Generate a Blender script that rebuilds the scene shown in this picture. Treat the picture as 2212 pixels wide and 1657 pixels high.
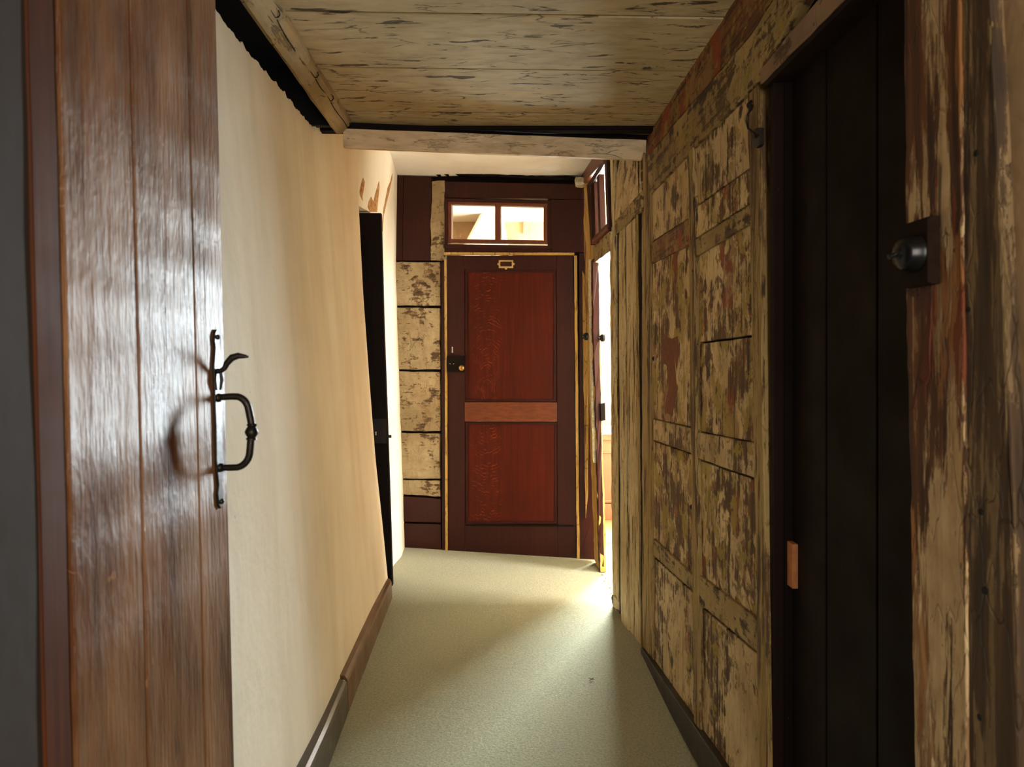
import bpy, bmesh, math, random
from mathutils import Vector, noise as mnoise
random.seed(7)
for o in list(bpy.data.objects): bpy.data.objects.remove(o)
SC = bpy.context.scene
COL = SC.collection
# ---------------------------------------------------------------- camera (eye 1.2 m, looking along +Y)
F, CX, CY, EYE = 1475.0, 1079.0, 779.0, 1.2
cam = bpy.data.cameras.new('camera'); cam.sensor_width = 36.0; cam.lens = F*36/2212
cam.shift_x = (1106-CX)/2212; cam.shift_y = -(828.5-CY)/2212
cam.clip_start = 0.02; cam.dof.use_dof = True; cam.dof.focus_distance = 2.9; cam.dof.aperture_fstop = 7.0
camo = bpy.data.objects.new('camera', cam); COL.objects.link(camo)
camo.location = (0, 0, EYE); camo.rotation_euler = (math.radians(90), 0, 0)
SC.camera = camo
SC.view_settings.view_transform = 'Standard'; SC.view_settings.look = 'None'
SC.view_settings.gamma = 1.0; SC.view_settings.use_curve_mapping = False
SC.view_settings.exposure = 0.28
# ---------------------------------------------------------------- world and lights
w = bpy.data.worlds.new('World'); SC.world = w; w.use_nodes = True
w.node_tree.nodes['Background'].inputs[0].default_value = (0.75, 0.85, 1.0, 1)
w.node_tree.nodes['Background'].inputs[1].default_value = 0.4
def area(name, loc, target, sx, sy, power, col, spread=180):
    l = bpy.data.lights.new(name, 'AREA'); l.shape = 'RECTANGLE'; l.size = sx; l.size_y = sy
    l.energy = power; l.color = col; l.spread = math.radians(spread)
    o = bpy.data.objects.new(name, l); COL.objects.link(o); o.location = loc
    o.rotation_euler = (Vector(target)-Vector(loc)).to_track_quat('-Z', 'Y').to_euler()
    return o
# daylight through the far window of the side room, shining out of the doorway towards the viewer
area('daylight_far_window', (1.16, 5.32, 1.45), (1.16, 0, 1.0), 0.70, 1.45, 740, (0.74, 0.87, 1.0))
# daylight through the side window of the side room
area('daylight_side_window', (2.72, 3.0, 1.5), (0.5, 3.6, 0.9), 0.7, 1.1, 165, (1.0, 0.96, 0.90))
# light added inside the room beyond the end door to make it bright
area('fill_end_room', (1.35, 5.9, 1.9), (-0.4, 5.9, 1.9), 1.0, 1.0, 95, (1.0, 0.95, 0.84))
# added fill light at the viewer's end of the passage, no window known there
area('fill_behind', (0.33, -1.3, 1.4), (-0.45, 2.0, 1.3), 0.5, 1.3, 32, (1.0, 0.90, 0.76))

# ---------------------------------------------------------------- node helpers
class M:
    def __init__(s, name):
        s.m = bpy.data.materials.new(name); s.m.use_nodes = True; s.t = s.m.node_tree
        s.b = s.t.nodes['Principled BSDF']; s.o = s.t.nodes['Material Output']
        s.geo = s.t.nodes.new('ShaderNodeNewGeometry')
    def n(s, typ, **k):
        x = s.t.nodes.new(typ)
        for a, v in k.items(): setattr(x, a, v)
        return x
    def link(s, a, b): s.t.links.new(a, b)
    def set(s, inp, v):
        if isinstance(v, (int, float)): inp.default_value = v
        elif isinstance(v, (tuple, list)):
            v = tuple(v)
            inp.default_value = v if len(inp.default_value) == len(v) else v+(1,)
        else: s.link(v, inp)
    def coord(s, scale=(1, 1, 1), off=(0, 0, 0)):
        mp = s.n('ShaderNodeMapping'); s.link(s.geo.outputs['Position'], mp.inputs[0])
        mp.inputs['Location'].default_value = off; mp.inputs['Scale'].default_value = scale
        return mp.outputs[0]
    def noise(s, co, scale, detail=4, rough=0.55, dist=0.0, col=False):
        x = s.n('ShaderNodeTexNoise'); s.link(co, x.inputs['Vector'])
        x.inputs['Scale'].default_value = scale; x.inputs['Detail'].default_value = detail
        x.inputs['Roughness'].default_value = rough; x.inputs['Distortion'].default_value = dist
        return x.outputs['Color' if col else 0]
    def voro(s, co, scale, feature='DISTANCE_TO_EDGE'):
        x = s.n('ShaderNodeTexVoronoi', feature=feature); s.link(co, x.inputs['Vector'])
        x.inputs['Scale'].default_value = scale
        return x.outputs['Distance']
    def step(s, v, a, b, lo=0.0, hi=1.0):
        x = s.n('ShaderNodeMapRange'); s.link(v, x.inputs[0])
        x.inputs[1].default_value = a; x.inputs[2].default_value = b
        x.inputs[3].default_value = lo; x.inputs[4].default_value = hi
        return x.outputs[0]
    def math(s, op, a, b=0.0):
        x = s.n('ShaderNodeMath', operation=op); s.set(x.inputs[0], a); s.set(x.inputs[1], b)
        return x.outputs[0]
    def mix(s, f, a, b, blend='MIX'):
        x = s.n('ShaderNodeMix', data_type='RGBA', blend_type=blend)
        s.set(x.inputs[0], f); s.set(x.inputs[6], a); s.set(x.inputs[7], b)
        return x.outputs[2]
    def warp(s, co, scale, amt):
        c = s.noise(co, scale, 3, col=True)
        x = s.n('ShaderNodeVectorMath', operation='MULTIPLY_ADD')
        s.link(c, x.inputs[0]); x.inputs[1].default_value = (amt,)*3; s.link(co, x.inputs[2])
        return x.outputs[0]
    def bump(s, h, strength=0.5, dist=0.002, prev=None):
        x = s.n('ShaderNodeBump'); s.link(h, x.inputs['Height'])
        x.inputs['Strength'].default_value = strength; x.inputs['Distance'].default_value = dist
        if prev is not None: s.link(prev, x.inputs['Normal'])
        return x.outputs[0]
    def out(s, col, rough=0.7, normal=None, metal=0.0, coat=0.0, coat_r=0.1, spec=None):
        s.set(s.b.inputs['Base Color'], col); s.set(s.b.inputs['Roughness'], rough)
        s.b.inputs['Metallic'].default_value = metal
        s.b.inputs['Coat Weight'].default_value = coat; s.b.inputs['Coat Roughness'].default_value = coat_r
        if spec is not None: s.b.inputs['Specular IOR Level'].default_value = spec
        if normal is not None: s.link(normal, s.b.inputs['Normal'])
        return s.m
def lin(r, g, b):
    f = lambda c: (c/255/12.92) if c/255 <= 0.04045 else ((c/255+0.055)/1.055)**2.4
    return (f(r), f(g), f(b))

def plaster(name, c1, c2, stain, amt=0.5, seed=0.0, bumpd=0.004):
    s = M(name)
    co = s.coord((1, 1, 1), (seed, 0, 0)); cs = s.coord((3.2, 3.2, 0.4), (seed, 3, 1))
    a = s.noise(co, 2.2, 5); b = s.noise(cs, 1.6, 5, 0.6); c = s.noise(co, 90, 3)
    col = s.mix(s.step(a, 0.35, 0.65), c1, c2)
    col = s.mix(s.step(b, 0.45, 0.75, 0, amt), col, stain)
    speck = s.noise(co, 60, 2)
    col = s.mix(s.step(speck, 0.77, 0.80, 0, 0.5), col, lin(70, 60, 45))
    nb = s.bump(s.noise(co, 4.5, 4), 0.6, bumpd*4); nb = s.bump(c, 0.25, 0.0012, nb)
    return s.out(col, 0.85, nb)

def peel(name, paint, paint2, mustard, rust, wood, dark, tp=0.47, tm=0.56, tr=0.60, scale=9, stretch=0.45, seed=0.0, rough=0.75, grain='z', crack=1.0, blue=0.0, streak=0.10, bare_top=0.0):
    """old paint flaking off weathered wood in several layers"""
    s = M(name)
    co0 = s.coord((1, 1, stretch), (seed, seed*0.7, seed*1.3))
    co = s.warp(co0, 14, 0.09)
    g3 = {'z': (60, 60, 3.0), 'x': (3.0, 60, 60), 'y': (60, 3.0, 60)}[grain]
    cg = s.warp(s.coord(g3, (seed, 0, 0)), 1.0, 0.4)
    gr = s.noise(cg, 1.0, 5, 0.6)
    wcol = s.mix(s.step(gr, 0.35, 0.65), dark, wood)
    n1 = s.noise(co, scale, 9, 0.62); n2 = s.noise(s.warp(s.coord((1, 1, stretch), (seed+5, 1, 2)), 20, 0.06), scale*0.8, 8, 0.6)
    n3 = s.noise(s.warp(s.coord((1, 1, stretch*0.9), (seed+9, 4, 2)), 20, 0.05), scale*0.6, 8, 0.62)
    n4 = s.noise(s.coord((1, 1, 1), (seed+2, 7, 2)), 3.0, 4)
    zone = s.noise(s.coord((1, 1, 0.8), (seed+3, 2, 6)), 2.4, 3)
    pcol = s.mix(s.step(n4, 0.38, 0.62), paint, paint2)
    pcol = s.mix(s.step(gr, 0.5, 0.75, 0, 0.4), pcol, wood)
    mot = s.noise(s.coord((1, 1, 0.6), (seed+8, 2, 2)), 38, 5, 0.7)
    pcol = s.mix(s.step(mot, 0.45, 0.7, 0, 0.35), pcol, wood)
    fine = s.noise(s.coord((1, 1, max(stretch, 0.4)), (seed+1, 3, 3)), 75, 4, 0.7)
    thr = s.math('ADD', n1, s.step(zone, 0.3, 0.7, -0.07, 0.10))
    thr = s.math('ADD', thr, s.step(gr, 0.3, 0.7, -streak, streak))
    thr = s.math('ADD', thr, s.step(fine, 0.3, 0.7, -0.035, 0.035))
    if bare_top:
        sz = s.n('ShaderNodeSeparateXYZ'); s.link(s.geo.outputs['Position'], sz.inputs[0])
        thr = s.math('ADD', thr, s.step(sz.outputs[2], 1.0, 1.5, 0.03, -bare_top))
    n2 = s.math('ADD', n2, s.step(gr, 0.3, 0.7, -streak*0.4, streak*0.4))
    n3 = s.math('ADD', n3, s.step(fine, 0.3, 0.7, -0.02, 0.02))
    m1 = s.step(thr, tp, tp+0.012); m2 = s.step(n2, tm, tm+0.012); m3 = s.step(n3, tr, tr+0.015)
    und = s.step(thr, tp-0.035, tp-0.025)
    col = s.mix(m3, wcol, rust)
    col = s.mix(s.math('MULTIPLY', und, 0.7), col, s.mix(0.5, paint2, wood))
    col = s.mix(s.math('MULTIPLY', m2, 0.85), col, mustard)
    m1b = s.math('MULTIPLY', m1, s.step(n2, tm-0.012, tm+0.03, 1, 0.15))
    m1c = s.math('MULTIPLY', m1b, s.step(n3, tr+0.02, tr+0.04, 1, 0.1))
    col = s.mix(m1c, col, pcol)
    if blue:
        nb_ = s.noise(s.coord((1, 1, stretch), (seed+19, 4, 8)), scale*1.6, 6, 0.6)
        col = s.mix(s.step(nb_, 0.70, 0.715, 0, blue), col, lin(52, 60, 78))
    edge = s.math('ABSOLUTE', s.math('SUBTRACT', thr, tp+0.004))
    col = s.mix(s.step(edge, 0.0, 0.012, 0.32, 0.0), col, dark)
    lc = s.noise(s.warp(s.coord(tuple(v*0.6 for v in g3), (seed+2, 5, 1)), 1.5, 0.3), 1.3, 3)
    col = s.mix(s.step(lc, 0.29, 0.325, 0.8, 0), col, dark)
    v = s.voro(s.warp(s.coord((16, 16, 5), (seed, 0, 0)), 1.2, 1.2), 1.1)
    ck = s.step(v, 0.0, 0.028, 1, 0)
    ck = s.math('MULTIPLY', ck, s.step(s.noise(co0, 7, 3), 0.48, 0.6))
    col = s.mix(s.math('MULTIPLY', ck, 0.75*crack), col, dark)
    sp = s.noise(s.coord((1, 1, 1), (seed, 3, 3)), 45, 2)
    col = s.mix(s.step(sp, 0.74, 0.76, 0, 0.8), col, dark)
    dirt = s.noise(s.coord((1, 1, 0.7), (seed, 9, 3)), 3.5, 6, 0.7)
    col = s.mix(s.step(dirt, 0.42, 0.70, 0.0, 0.38), col, s.mix(0.5, dark, wood))
    h = s.math('ADD', s.math('MULTIPLY', m1c, 1.0), s.math('MULTIPLY', m2, 0.6))
    h = s.math('SUBTRACT', h, s.math('MULTIPLY', ck, 1.2))
    nb = s.bump(h, 0.9, 0.0022); nb = s.bump(gr, 0.5, 0.0018, nb)
    return s.out(col, rough, nb)

def varnish(name, c1, c2, rough=0.35, grain='z', coat=0.3, bumps=0.3, fleck=None, seed=0.0, spec=0.5, vary=0.12):
    s = M(name)
    g3 = {'z': (70, 70, 2.5), 'x': (2.5, 70, 70), 'y': (70, 2.5, 70)}[grain]
    gr = s.noise(s.coord(g3, (seed, 0, 0)), 1.0, 5, 0.6)
    bl = s.noise(s.coord((1, 1, 1), (seed, 5, 0)), 5, 4)
    col = s.mix(s.math('MULTIPLY', s.step(gr, 0.3, 0.7), s.step(bl, 0.35, 0.7, 0.35, 1)), c1, c2)
    if fleck is not None:
        fr = s.n('ShaderNodeTexWave', wave_type='RINGS', rings_direction='Y')
        s.link(s.warp(s.coord((1.6, 1.0, 0.75), (0.10, 0, -0.78)), 6, 0.05), fr.inputs[0])
        fr.inputs['Scale'].default_value = 20; fr.inputs['Distortion'].default_value = 4
        fr.inputs['Detail'].default_value = 3; fr.inputs['Detail Scale'].default_value = 2.0
        mk = s.step(fr.outputs[1], 0.86, 0.99, 0, 0.42)
        sepx = s.n('ShaderNodeSeparateXYZ'); s.link(s.geo.outputs['Position'], sepx.inputs[0])
        side = s.math('MULTIPLY', s.step(sepx.outputs[0], -0.20, -0.12), s.step(sepx.outputs[0], -0.03, 0.03, 1, 0))
        brk = s.step(s.noise(s.coord((1, 1, 1)), 24, 4), 0.5, 0.62)
        col = s.mix(s.math('MULTIPLY', s.math('MULTIPLY', mk, side), brk), col, fleck)
    sc = s.noise(s.coord((1, 1, 1), (seed+3, 1, 1)), 120, 2)
    col = s.mix(s.step(sc, 0.78, 0.8, 0, 0.5), col, lin(120, 80, 50))
    nb = s.bump(gr, bumps, 0.0015)
    r = s.step(s.noise(s.coord((1, 1, 1), (seed, 2, 2)), 8, 5), 0.3, 0.7, rough-vary*0.5, rough+vary)
    return s.out(col, r, nb, coat=coat, coat_r=0.15, spec=spec)

def plain(name, c, rough=0.5, metal=0.0, bump=0.0, c2=None, scale=30, coat=0):
    s = M(name); co = s.coord()
    n = s.noise(co, scale, 4)
    col = s.mix(s.step(n, 0.35, 0.65), c, c2 or tuple(x*0.75 for x in c))
    nb = s.bump(n, bump, 0.002) if bump else None
    return s.out(col, rough, nb, metal, coat)

# --- left wall plaster etc.
m_plaster = plaster('cream_plaster', lin(236, 223, 199), lin(226, 209, 181), lin(196, 176, 142), 0.5)
m_plaster_w = plaster('white_plaster', lin(238, 228, 205), lin(230, 218, 192), lin(214, 198, 165), 0.4, 4)
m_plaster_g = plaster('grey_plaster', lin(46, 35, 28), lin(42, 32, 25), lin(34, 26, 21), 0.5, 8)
m_plaster_t = plaster('tan_plaster', lin(196, 168, 128), lin(186, 158, 120), lin(140, 114, 82), 0.4, 11)
m_ceil_w = plaster('ceiling_plaster', lin(252, 250, 246), lin(248, 246, 238), lin(222, 208, 180), 0.3, 2)
PB, PB2 = lin(224, 199, 150), lin(204, 176, 126)
MU, RU, WO, DK = lin(162, 138, 58), lin(132, 60, 22), lin(122, 82, 40), lin(44, 27, 12)
m_panel_a = peel('peeled_panel_paint_coarse', PB, PB2, MU, RU, WO, DK, 0.515, 0.565, 0.57, 12, 0.8, 1.3, blue=0.8)
m_panel_b = peel('peeled_panel_paint_fine', PB, PB2, MU, RU, WO, DK, 0.505, 0.55, 0.57, 17, 0.8, 6.1, blue=0.9)
m_panel_c = peel('scraped_panel_paint', lin(210, 184, 140), lin(190, 162, 116), MU, RU, lin(116, 86, 48), DK, 0.475, 0.60, 0.62, 13, 0.9, 11.7)
m_frieze = peel('rust_mottled_paint', lin(150, 116, 70), lin(132, 100, 52), lin(150, 124, 46), lin(142, 58, 26), lin(122, 72, 34), DK, 0.54, 0.55, 0.52, 12, 1.0, 3.3, grain='y', blue=0.3)
m_rail = peel('worn_rail_paint', lin(170, 146, 94), lin(148, 122, 74), MU, RU, lin(112, 84, 44), DK, 0.46, 0.62, 0.66, 18, 1.0, 8.8, grain='y', streak=0.12)
m_stile = peel('worn_stile_paint', lin(168, 142, 88), lin(150, 122, 70), lin(160, 136, 62), lin(134, 80, 36), lin(124, 92, 50), DK, 0.46, 0.60, 0.66, 22, 0.12, 5.5, streak=0.16)
m_pale_post = peel('pale_stripped_post', lin(208, 190, 148), lin(194, 172, 124), lin(186, 150, 72), lin(120, 64, 26), lin(150, 112, 62), DK, 0.43, 0.63, 0.67, 22, 0.1, 2.5, streak=0.16)
m_post_near = peel('flaking_door_post', lin(214, 186, 140), lin(190, 158, 110), lin(150, 98, 46), lin(118, 52, 20), lin(112, 66, 28), lin(48, 26, 10), 0.49, 0.60, 0.58, 30, 0.12, 14.2, crack=0.2, streak=0.13, bare_top=0.10)
m_post_dark = peel('bare_grey_post', lin(150, 124, 86), lin(130, 106, 70), lin(136, 112, 66), lin(96, 62, 36), lin(92, 68, 42), lin(50, 36, 23), 0.56, 0.64, 0.68, 34, 0.12, 17.2, crack=0.2, streak=0.16)
m_rust_board = peel('rusty_red_wood', lin(150, 90, 48), lin(130, 60, 26), lin(170, 120, 60), lin(92, 34, 14), lin(90, 38, 16), DK, 0.60, 0.66, 0.5, 14, 0.2, 21)
m_blocks = peel('stripped_block_paint', lin(180, 160, 122), lin(160, 136, 98), lin(160, 118, 60), lin(140, 78, 34), lin(118, 86, 46), lin(56, 36, 18), 0.44, 0.66, 0.66, 12, 1.0, 24.0, grain='x', crack=0.5)
m_gold = peel('bare_yellow_wood', lin(206, 168, 92), lin(190, 150, 74), lin(196, 156, 78), lin(140, 76, 26), lin(170, 124, 56), lin(90, 52, 20), 0.40, 0.62, 0.67, 24, 0.1, 28.0, streak=0.12)
m_red = varnish('dark_red_varnish', lin(44, 13, 6), lin(64, 20, 8), 0.5, seed=1, coat=0.0, spec=0.25)
m_red2 = varnish('red_brown_panel_varnish', lin(66, 17, 3), lin(94, 25, 4), 0.5, seed=2, coat=0.0, spec=0.2, fleck=lin(186, 92, 30))
m_orange = varnish('orange_grained_rail', lin(92, 40, 12), lin(132, 64, 20), 0.42, grain='x', seed=4, coat=0.15)
m_redframe = varnish('red_stained_frame', lin(96, 44, 20), lin(128, 62, 30), 0.45, seed=5, coat=0.1)
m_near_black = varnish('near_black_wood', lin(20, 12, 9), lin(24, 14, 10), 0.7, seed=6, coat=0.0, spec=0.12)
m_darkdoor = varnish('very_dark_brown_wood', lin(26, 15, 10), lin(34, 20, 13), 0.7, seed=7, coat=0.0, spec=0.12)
m_base_l = varnish('walnut_skirting', lin(84, 58, 34), lin(120, 86, 52), 0.4, grain='y', seed=8, coat=0.2)
m_base_d = varnish('dark_skirting', lin(48, 38, 30), lin(76, 62, 48), 0.33, grain='y', seed=9, coat=0.5)
m_base_r = varnish('black_brown_skirting', lin(34, 28, 24), lin(48, 38, 30), 0.5, grain='y', seed=10, coat=0.1)
m_iron = plain('black_iron', lin(30, 28, 27), 0.42, 0.6, 0.4, lin(44, 36, 30), 60)
m_brass = plain('brass', lin(190, 150, 82), 0.35, 0.9, 0.1, lin(150, 112, 56), 80)
m_brass_pale = plain('pale_brass', lin(225, 195, 130), 0.45, 0.5, 0.1, lin(200, 165, 100), 80)
m_bakelite = plain('black_bakelite', lin(16, 17, 19), 0.28, 0.0, 0.0, lin(12, 13, 15), 10)
m_bakelite.node_tree.nodes['Principled BSDF'].inputs['Specular IOR Level'].default_value = 0.3
m_void = plain('shade_black', lin(22, 20, 18), 0.95)  # near-black colour that paints the darkness of gaps and holes
m_pinewood = plain('bare_pine', lin(196, 128, 78), 0.7, 0, 0.2, lin(176, 108, 62), 40)
m_flake = plain('paint_flake', lin(226, 210, 170), 0.8, 0, 0, lin(150, 90, 50), 90)
m_chip = plain('chipped_brown_patch', lin(190, 146, 88), 0.9, 0, 0.6, lin(150, 96, 50), 50)
m_block_w = plain('flaking_white_block', lin(222, 212, 188), 0.9, 0, 0.8, lin(180, 162, 128), 70)

def make_door_varnish():
    s = M('glossy_brown_door_varnish')
    gr = s.noise(s.coord((60, 60, 1.6), (0, 0, 0)), 1.0, 5, 0.6)
    g2 = s.noise(s.coord((160, 160, 9), (3, 0, 0)), 1.0, 4, 0.65)
    bl = s.noise(s.coord((1, 3, 1.1), (2, 5, 0)), 3.2, 4)
    col = s.mix(s.step(gr, 0.3, 0.7), lin(60, 32, 18), lin(106, 66, 38))
    col = s.mix(s.step(bl, 0.35, 0.7, 0, 0.6), col, lin(160, 116, 74))
    dent = s.noise(s.coord((25, 25, 4), (7, 5, 0)), 1.6, 3)
    col = s.mix(s.step(dent, 0.73, 0.75, 0, 0.8), col, lin(34, 20, 10))
    sv = s.voro(s.warp(s.coord((1, 3.0, 2.2), (4, 5, 0)), 3.0, 0.9), 2.2)
    scr = s.math('MULTIPLY', s.step(sv, 0.0, 0.006, 1, 0), s.step(s.noise(s.coord((1, 1, 1), (9, 9, 9)), 5, 2), 0.55, 0.62))
    col = s.mix(s.math('MULTIPLY', scr, 0.45), col, lin(190, 140, 100))
    nb = s.bump(s.noise(s.coord((0, 0.5, 3.2), (1, 2, 3.3)), 1.0, 2), 1.0, 0.05)
    nb = s.bump(s.noise(s.coord((1, 14, 2.0), (1, 2, 3)), 2.0, 3), 0.5, 0.012, nb)
    nb = s.bump(g2, 0.8, 0.003, nb); nb = s.bump(s.noise(s.coord((1, 1, 0.35)), 110, 3), 0.6, 0.003, nb)
    return s.out(col, s.step(bl, 0.3, 0.7, 0.33, 0.48), nb, coat=0.0, coat_r=0.25, spec=0.35)
m_gloss_door = make_door_varnish()

def make_ceiling_wood(name='cracked_painted_boards', c1=lin(186, 168, 134), c2=lin(166, 146, 110), axis='x', crk=1.0, seed=0.0):
    s = M(name)
    sc = (1.0, 4.5, 4.5) if axis == 'x' else (4.5, 1.0, 4.5)
    a = s.noise(s.coord((1, 1, 1), (seed, 0, 0)), 3, 4)
    gr = s.noise(s.warp(s.coord(tuple(v*4 for v in sc), (seed, 1, 0)), 0.6, 0.7), 2.4, 7, 0.65)
    col = s.mix(s.step(a, 0.35, 0.65), c1, c2)
    col = s.mix(s.step(gr, 0.45, 0.72, 0, 0.5), col, lin(124, 104, 74))
    wv = s.warp(s.coord(sc, (seed, 4, 0)), 3.0, 0.25)
    c = s.noise(wv, 7.5, 6, 0.6)
    ck = s.step(c, 0.36, 0.395, 1, 0)
    v = s.voro(s.warp(s.coord(tuple(q*(3.0) for q in sc), (seed, 2, 0)), 2.0, 0.6), 1.3)
    ck2 = s.math('MULTIPLY', s.step(v, 0.0, 0.035, 1, 0), s.step(s.noise(s.coord((2, 3, 3), (seed, 7, 0)), 4, 4), 0.52, 0.60))
    k = s.math('MAXIMUM', ck, ck2)
    col = s.mix(s.math('MULTIPLY', k, 0.85*crk), col, lin(46, 34, 20))
    yl = s.noise(s.coord((1, 2, 2), (seed+4, 7, 0)), 2.2, 4)
    col = s.mix(s.step(yl, 0.6, 0.7, 0, 0.35), col, lin(176, 140, 78))
    nb = s.bump(k, 0.9, 0.004); nb.node.invert = True
    nb = s.bump(gr, 0.5, 0.003, nb)
    return s.out(col, 0.85, nb, spec=0.15)
m_boards = make_ceiling_wood()
m_beam = make_ceiling_wood('painted_beam_board', lin(226, 204, 170), lin(210, 184, 148), 'x', 0.12, 3.0)
m_beam_l = make_ceiling_wood('rough_painted_beam', lin(176, 156, 120), lin(136, 112, 72), 'y', 0.7, 6.0)

def make_carpet():
    s = M('sage_beige_carpet')
    co = s.coord()
    n1 = s.noise(co, 420, 2); n2 = s.noise(co, 130, 4, 0.7); n3 = s.noise(co, 2.5, 4); n4 = s.noise(s.coord((1, 1, 1), (4, 4, 0)), 20, 3)
    col = s.mix(s.step(n2, 0.35, 0.68), lin(134, 130, 98), lin(178, 174, 140))
    col = s.mix(s.step(n1, 0.45, 0.7, 0, 0.35), col, lin(104, 100, 68))
    col = s.mix(s.step(n3, 0.45, 0.7, 0, 0.3), col, lin(160, 152, 112))
    h = s.math('ADD', s.math('MULTIPLY', n2, 1.0), s.math('MULTIPLY', n1, 0.5))
    nb = s.bump(n4, 0.3, 0.006); nb = s.bump(h, 0.9, 0.005, nb)
    s.b.inputs['Sheen Weight'].default_value = 0.25
    return s.out(col, 0.95, nb, spec=0.1)
m_carpet = make_carpet()
m_woodfloor = varnish('brown_floorboards', lin(140, 96, 56), lin(176, 128, 80), 0.5, grain='x', seed=13, coat=0.1)
m_dado = varnish('brown_dado_wood', lin(120, 62, 36), lin(146, 80, 48), 0.5, seed=15, coat=0.05)
def make_glass():
    s = M('window_glass'); tr = s.n('ShaderNodeBsdfTransparent'); gl = s.n('ShaderNodeBsdfGlossy')
    tr.inputs[0].default_value = (0.97, 0.96, 0.92, 1); gl.inputs[1].default_value = 0.03
    mx = s.n('ShaderNodeMixShader'); mx.inputs[0].default_value = 0.06
    s.link(tr.outputs[0], mx.inputs[1]); s.link(gl.outputs[0], mx.inputs[2]); s.link(mx.outputs[0], s.o.inputs[0])
    return s.m
m_glass = make_glass()

# ---------------------------------------------------------------- object helpers
def tag(o, label=None, cat=None, group=None, kind=None):
    if label: o['label'] = label
    if cat: o['category'] = cat
    if group: o['group'] = group
    if kind: o['kind'] = kind
    return o
def world_loc(p):
    v = Vector((0, 0, 0))
    while p is not None: v += p.location; p = p.parent
    return v
def obj(name, bm, mat, parent=None, smooth=False, bevel=0.0, **t):
    bmesh.ops.recalc_face_normals(bm, faces=bm.faces)
    lo = Vector([min(v.co[i] for v in bm.verts) for i in range(3)]); hi = Vector([max(v.co[i] for v in bm.verts) for i in range(3)])
    c = (lo+hi)/2; c.z = lo.z
    for v in bm.verts: v.co -= c
    me = bpy.data.meshes.new(name); bm.to_mesh(me); bm.free()
    if smooth:
        for p in me.polygons: p.use_smooth = True
        me.set_sharp_from_angle(angle=math.radians(55))
    me.materials.append(mat)
    o = bpy.data.objects.new(name, me); COL.objects.link(o)
    if parent is not None: o.parent = parent
    o.location = c-world_loc(parent)
    if bevel:
        b = o.modifiers.new('bevel', 'BEVEL'); b.width = bevel; b.segments = 2; b.limit_method = 'ANGLE'; b.angle_limit = math.radians(40)
    return tag(o, **t)
def empty(name, loc, **t):
    o = bpy.data.objects.new(name, None); COL.objects.link(o); o.location = loc; o.empty_display_size = 0.05
    return tag(o, **t)
def V(px, py, d):                      # point seen at a picture position, d metres deep
    return Vector(((px-CX)/F*d, d, EYE+(CY-py)/F*d))
def onwall(px, py, A, B):              # same, on the vertical plane through floor points A, B
    u = (px-CX)/F; dx, dy = B[0]-A[0], B[1]-A[1]
    t = (A[0]*dy-A[1]*dx)/(u*dy-dx)
    return V(px, py, t)
def R(px, py, X=0.596): return V(px, py, F*X/(px-CX))
EA, EB = (-0.63, 4.39), (0.585, 4.13)
ed = Vector((EB[0]-EA[0], EB[1]-EA[1], 0)).normalized(); en = Vector((ed.y, -ed.x, 0))   # en faces the viewer
if en.y > 0: en = -en
def E(px, py, off=0.0):
    return onwall(px, py, (EA[0]+en.x*off, EA[1]+en.y*off), (EB[0]+en.x*off, EB[1]+en.y*off))
def rough(pts, amp=0.002, step=0.03, seed=0):
    """break straight outline edges into a slightly worn line"""
    out = []; n = len(pts)
    for i in range(n):
        a, b = pts[i], pts[(i+1) % n]; L = (b-a).length; k = max(1, int(L/step))
        for j in range(k):
            p = a.lerp(b, j/k)
            if j > 0:
                q = mnoise.noise_vector(p*9+Vector((seed, 0, 0)))*amp*1.2+mnoise.noise_vector(p*31+Vector((seed, 5, 0)))*amp
                e = (b-a).normalized(); q -= e*q.dot(e); p = p+q
            out.append(p)
    return out
def prism(bm, pts, vec):
    vec = Vector(vec)
    a = [bm.verts.new(p) for p in pts]; b = [bm.verts.new(Vector(p)+vec) for p in pts]
    bm.faces.new(a); bm.faces.new(b[::-1]); n = len(pts)
    for i in range(n): bm.faces.new([a[i], b[i], b[(i+1) % n], a[(i+1) % n]])
    return bm
def box(bm, x0, x1, y0, y1, z0, z1):
    return prism(bm, [Vector((x0, y0, z0)), Vector((x1, y0, z0)), Vector((x1, y1, z0)), Vector((x0, y1, z0))], (0, 0, z1-z0))
def tube(bm, pts, radii, seg=14, caps=True):
    pts = [Vector(p) for p in pts]; rings = []; up = None
    for i, p in enumerate(pts):
        t = (pts[min(i+1, len(pts)-1)]-pts[max(i-1, 0)]).normalized()
        if up is None: up = Vector((0, 1, 0)) if abs(t.y) < 0.9 else Vector((1, 0, 0))
        s = t.cross(up).normalized(); up = s.cross(t).normalized()
        r = radii[i] if isinstance(radii, (list, tuple)) else radii
        rings.append([bm.verts.new(p+(s*math.cos(k*2*math.pi/seg)+up*math.sin(k*2*math.pi/seg))*r) for k in range(seg)])
    for a, b in zip(rings, rings[1:]):
        for k in range(seg): bm.faces.new([a[k], a[(k+1) % seg], b[(k+1) % seg], b[k]])
    if caps: bm.faces.new(rings[0][::-1]); bm.faces.new(rings[-1])
    return bm
def lathe(bm, c, axis, prof, seg=28):
    axis = Vector(axis).normalized(); c = Vector(c)
    return tube(bm, [c+axis*h for h, r in prof], [max(r, 1e-4) for h, r in prof], seg)
def B(): return bmesh.new()
def grid(bm, fn, us, vs):
    g = [[bm.verts.new(fn(u, v)) for v in vs] for u in us]
    for i in range(len(us)-1):
        for j in range(len(vs)-1): bm.faces.new([g[i][j], g[i+1][j], g[i+1][j+1], g[i][j+1]])
    return bm
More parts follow.
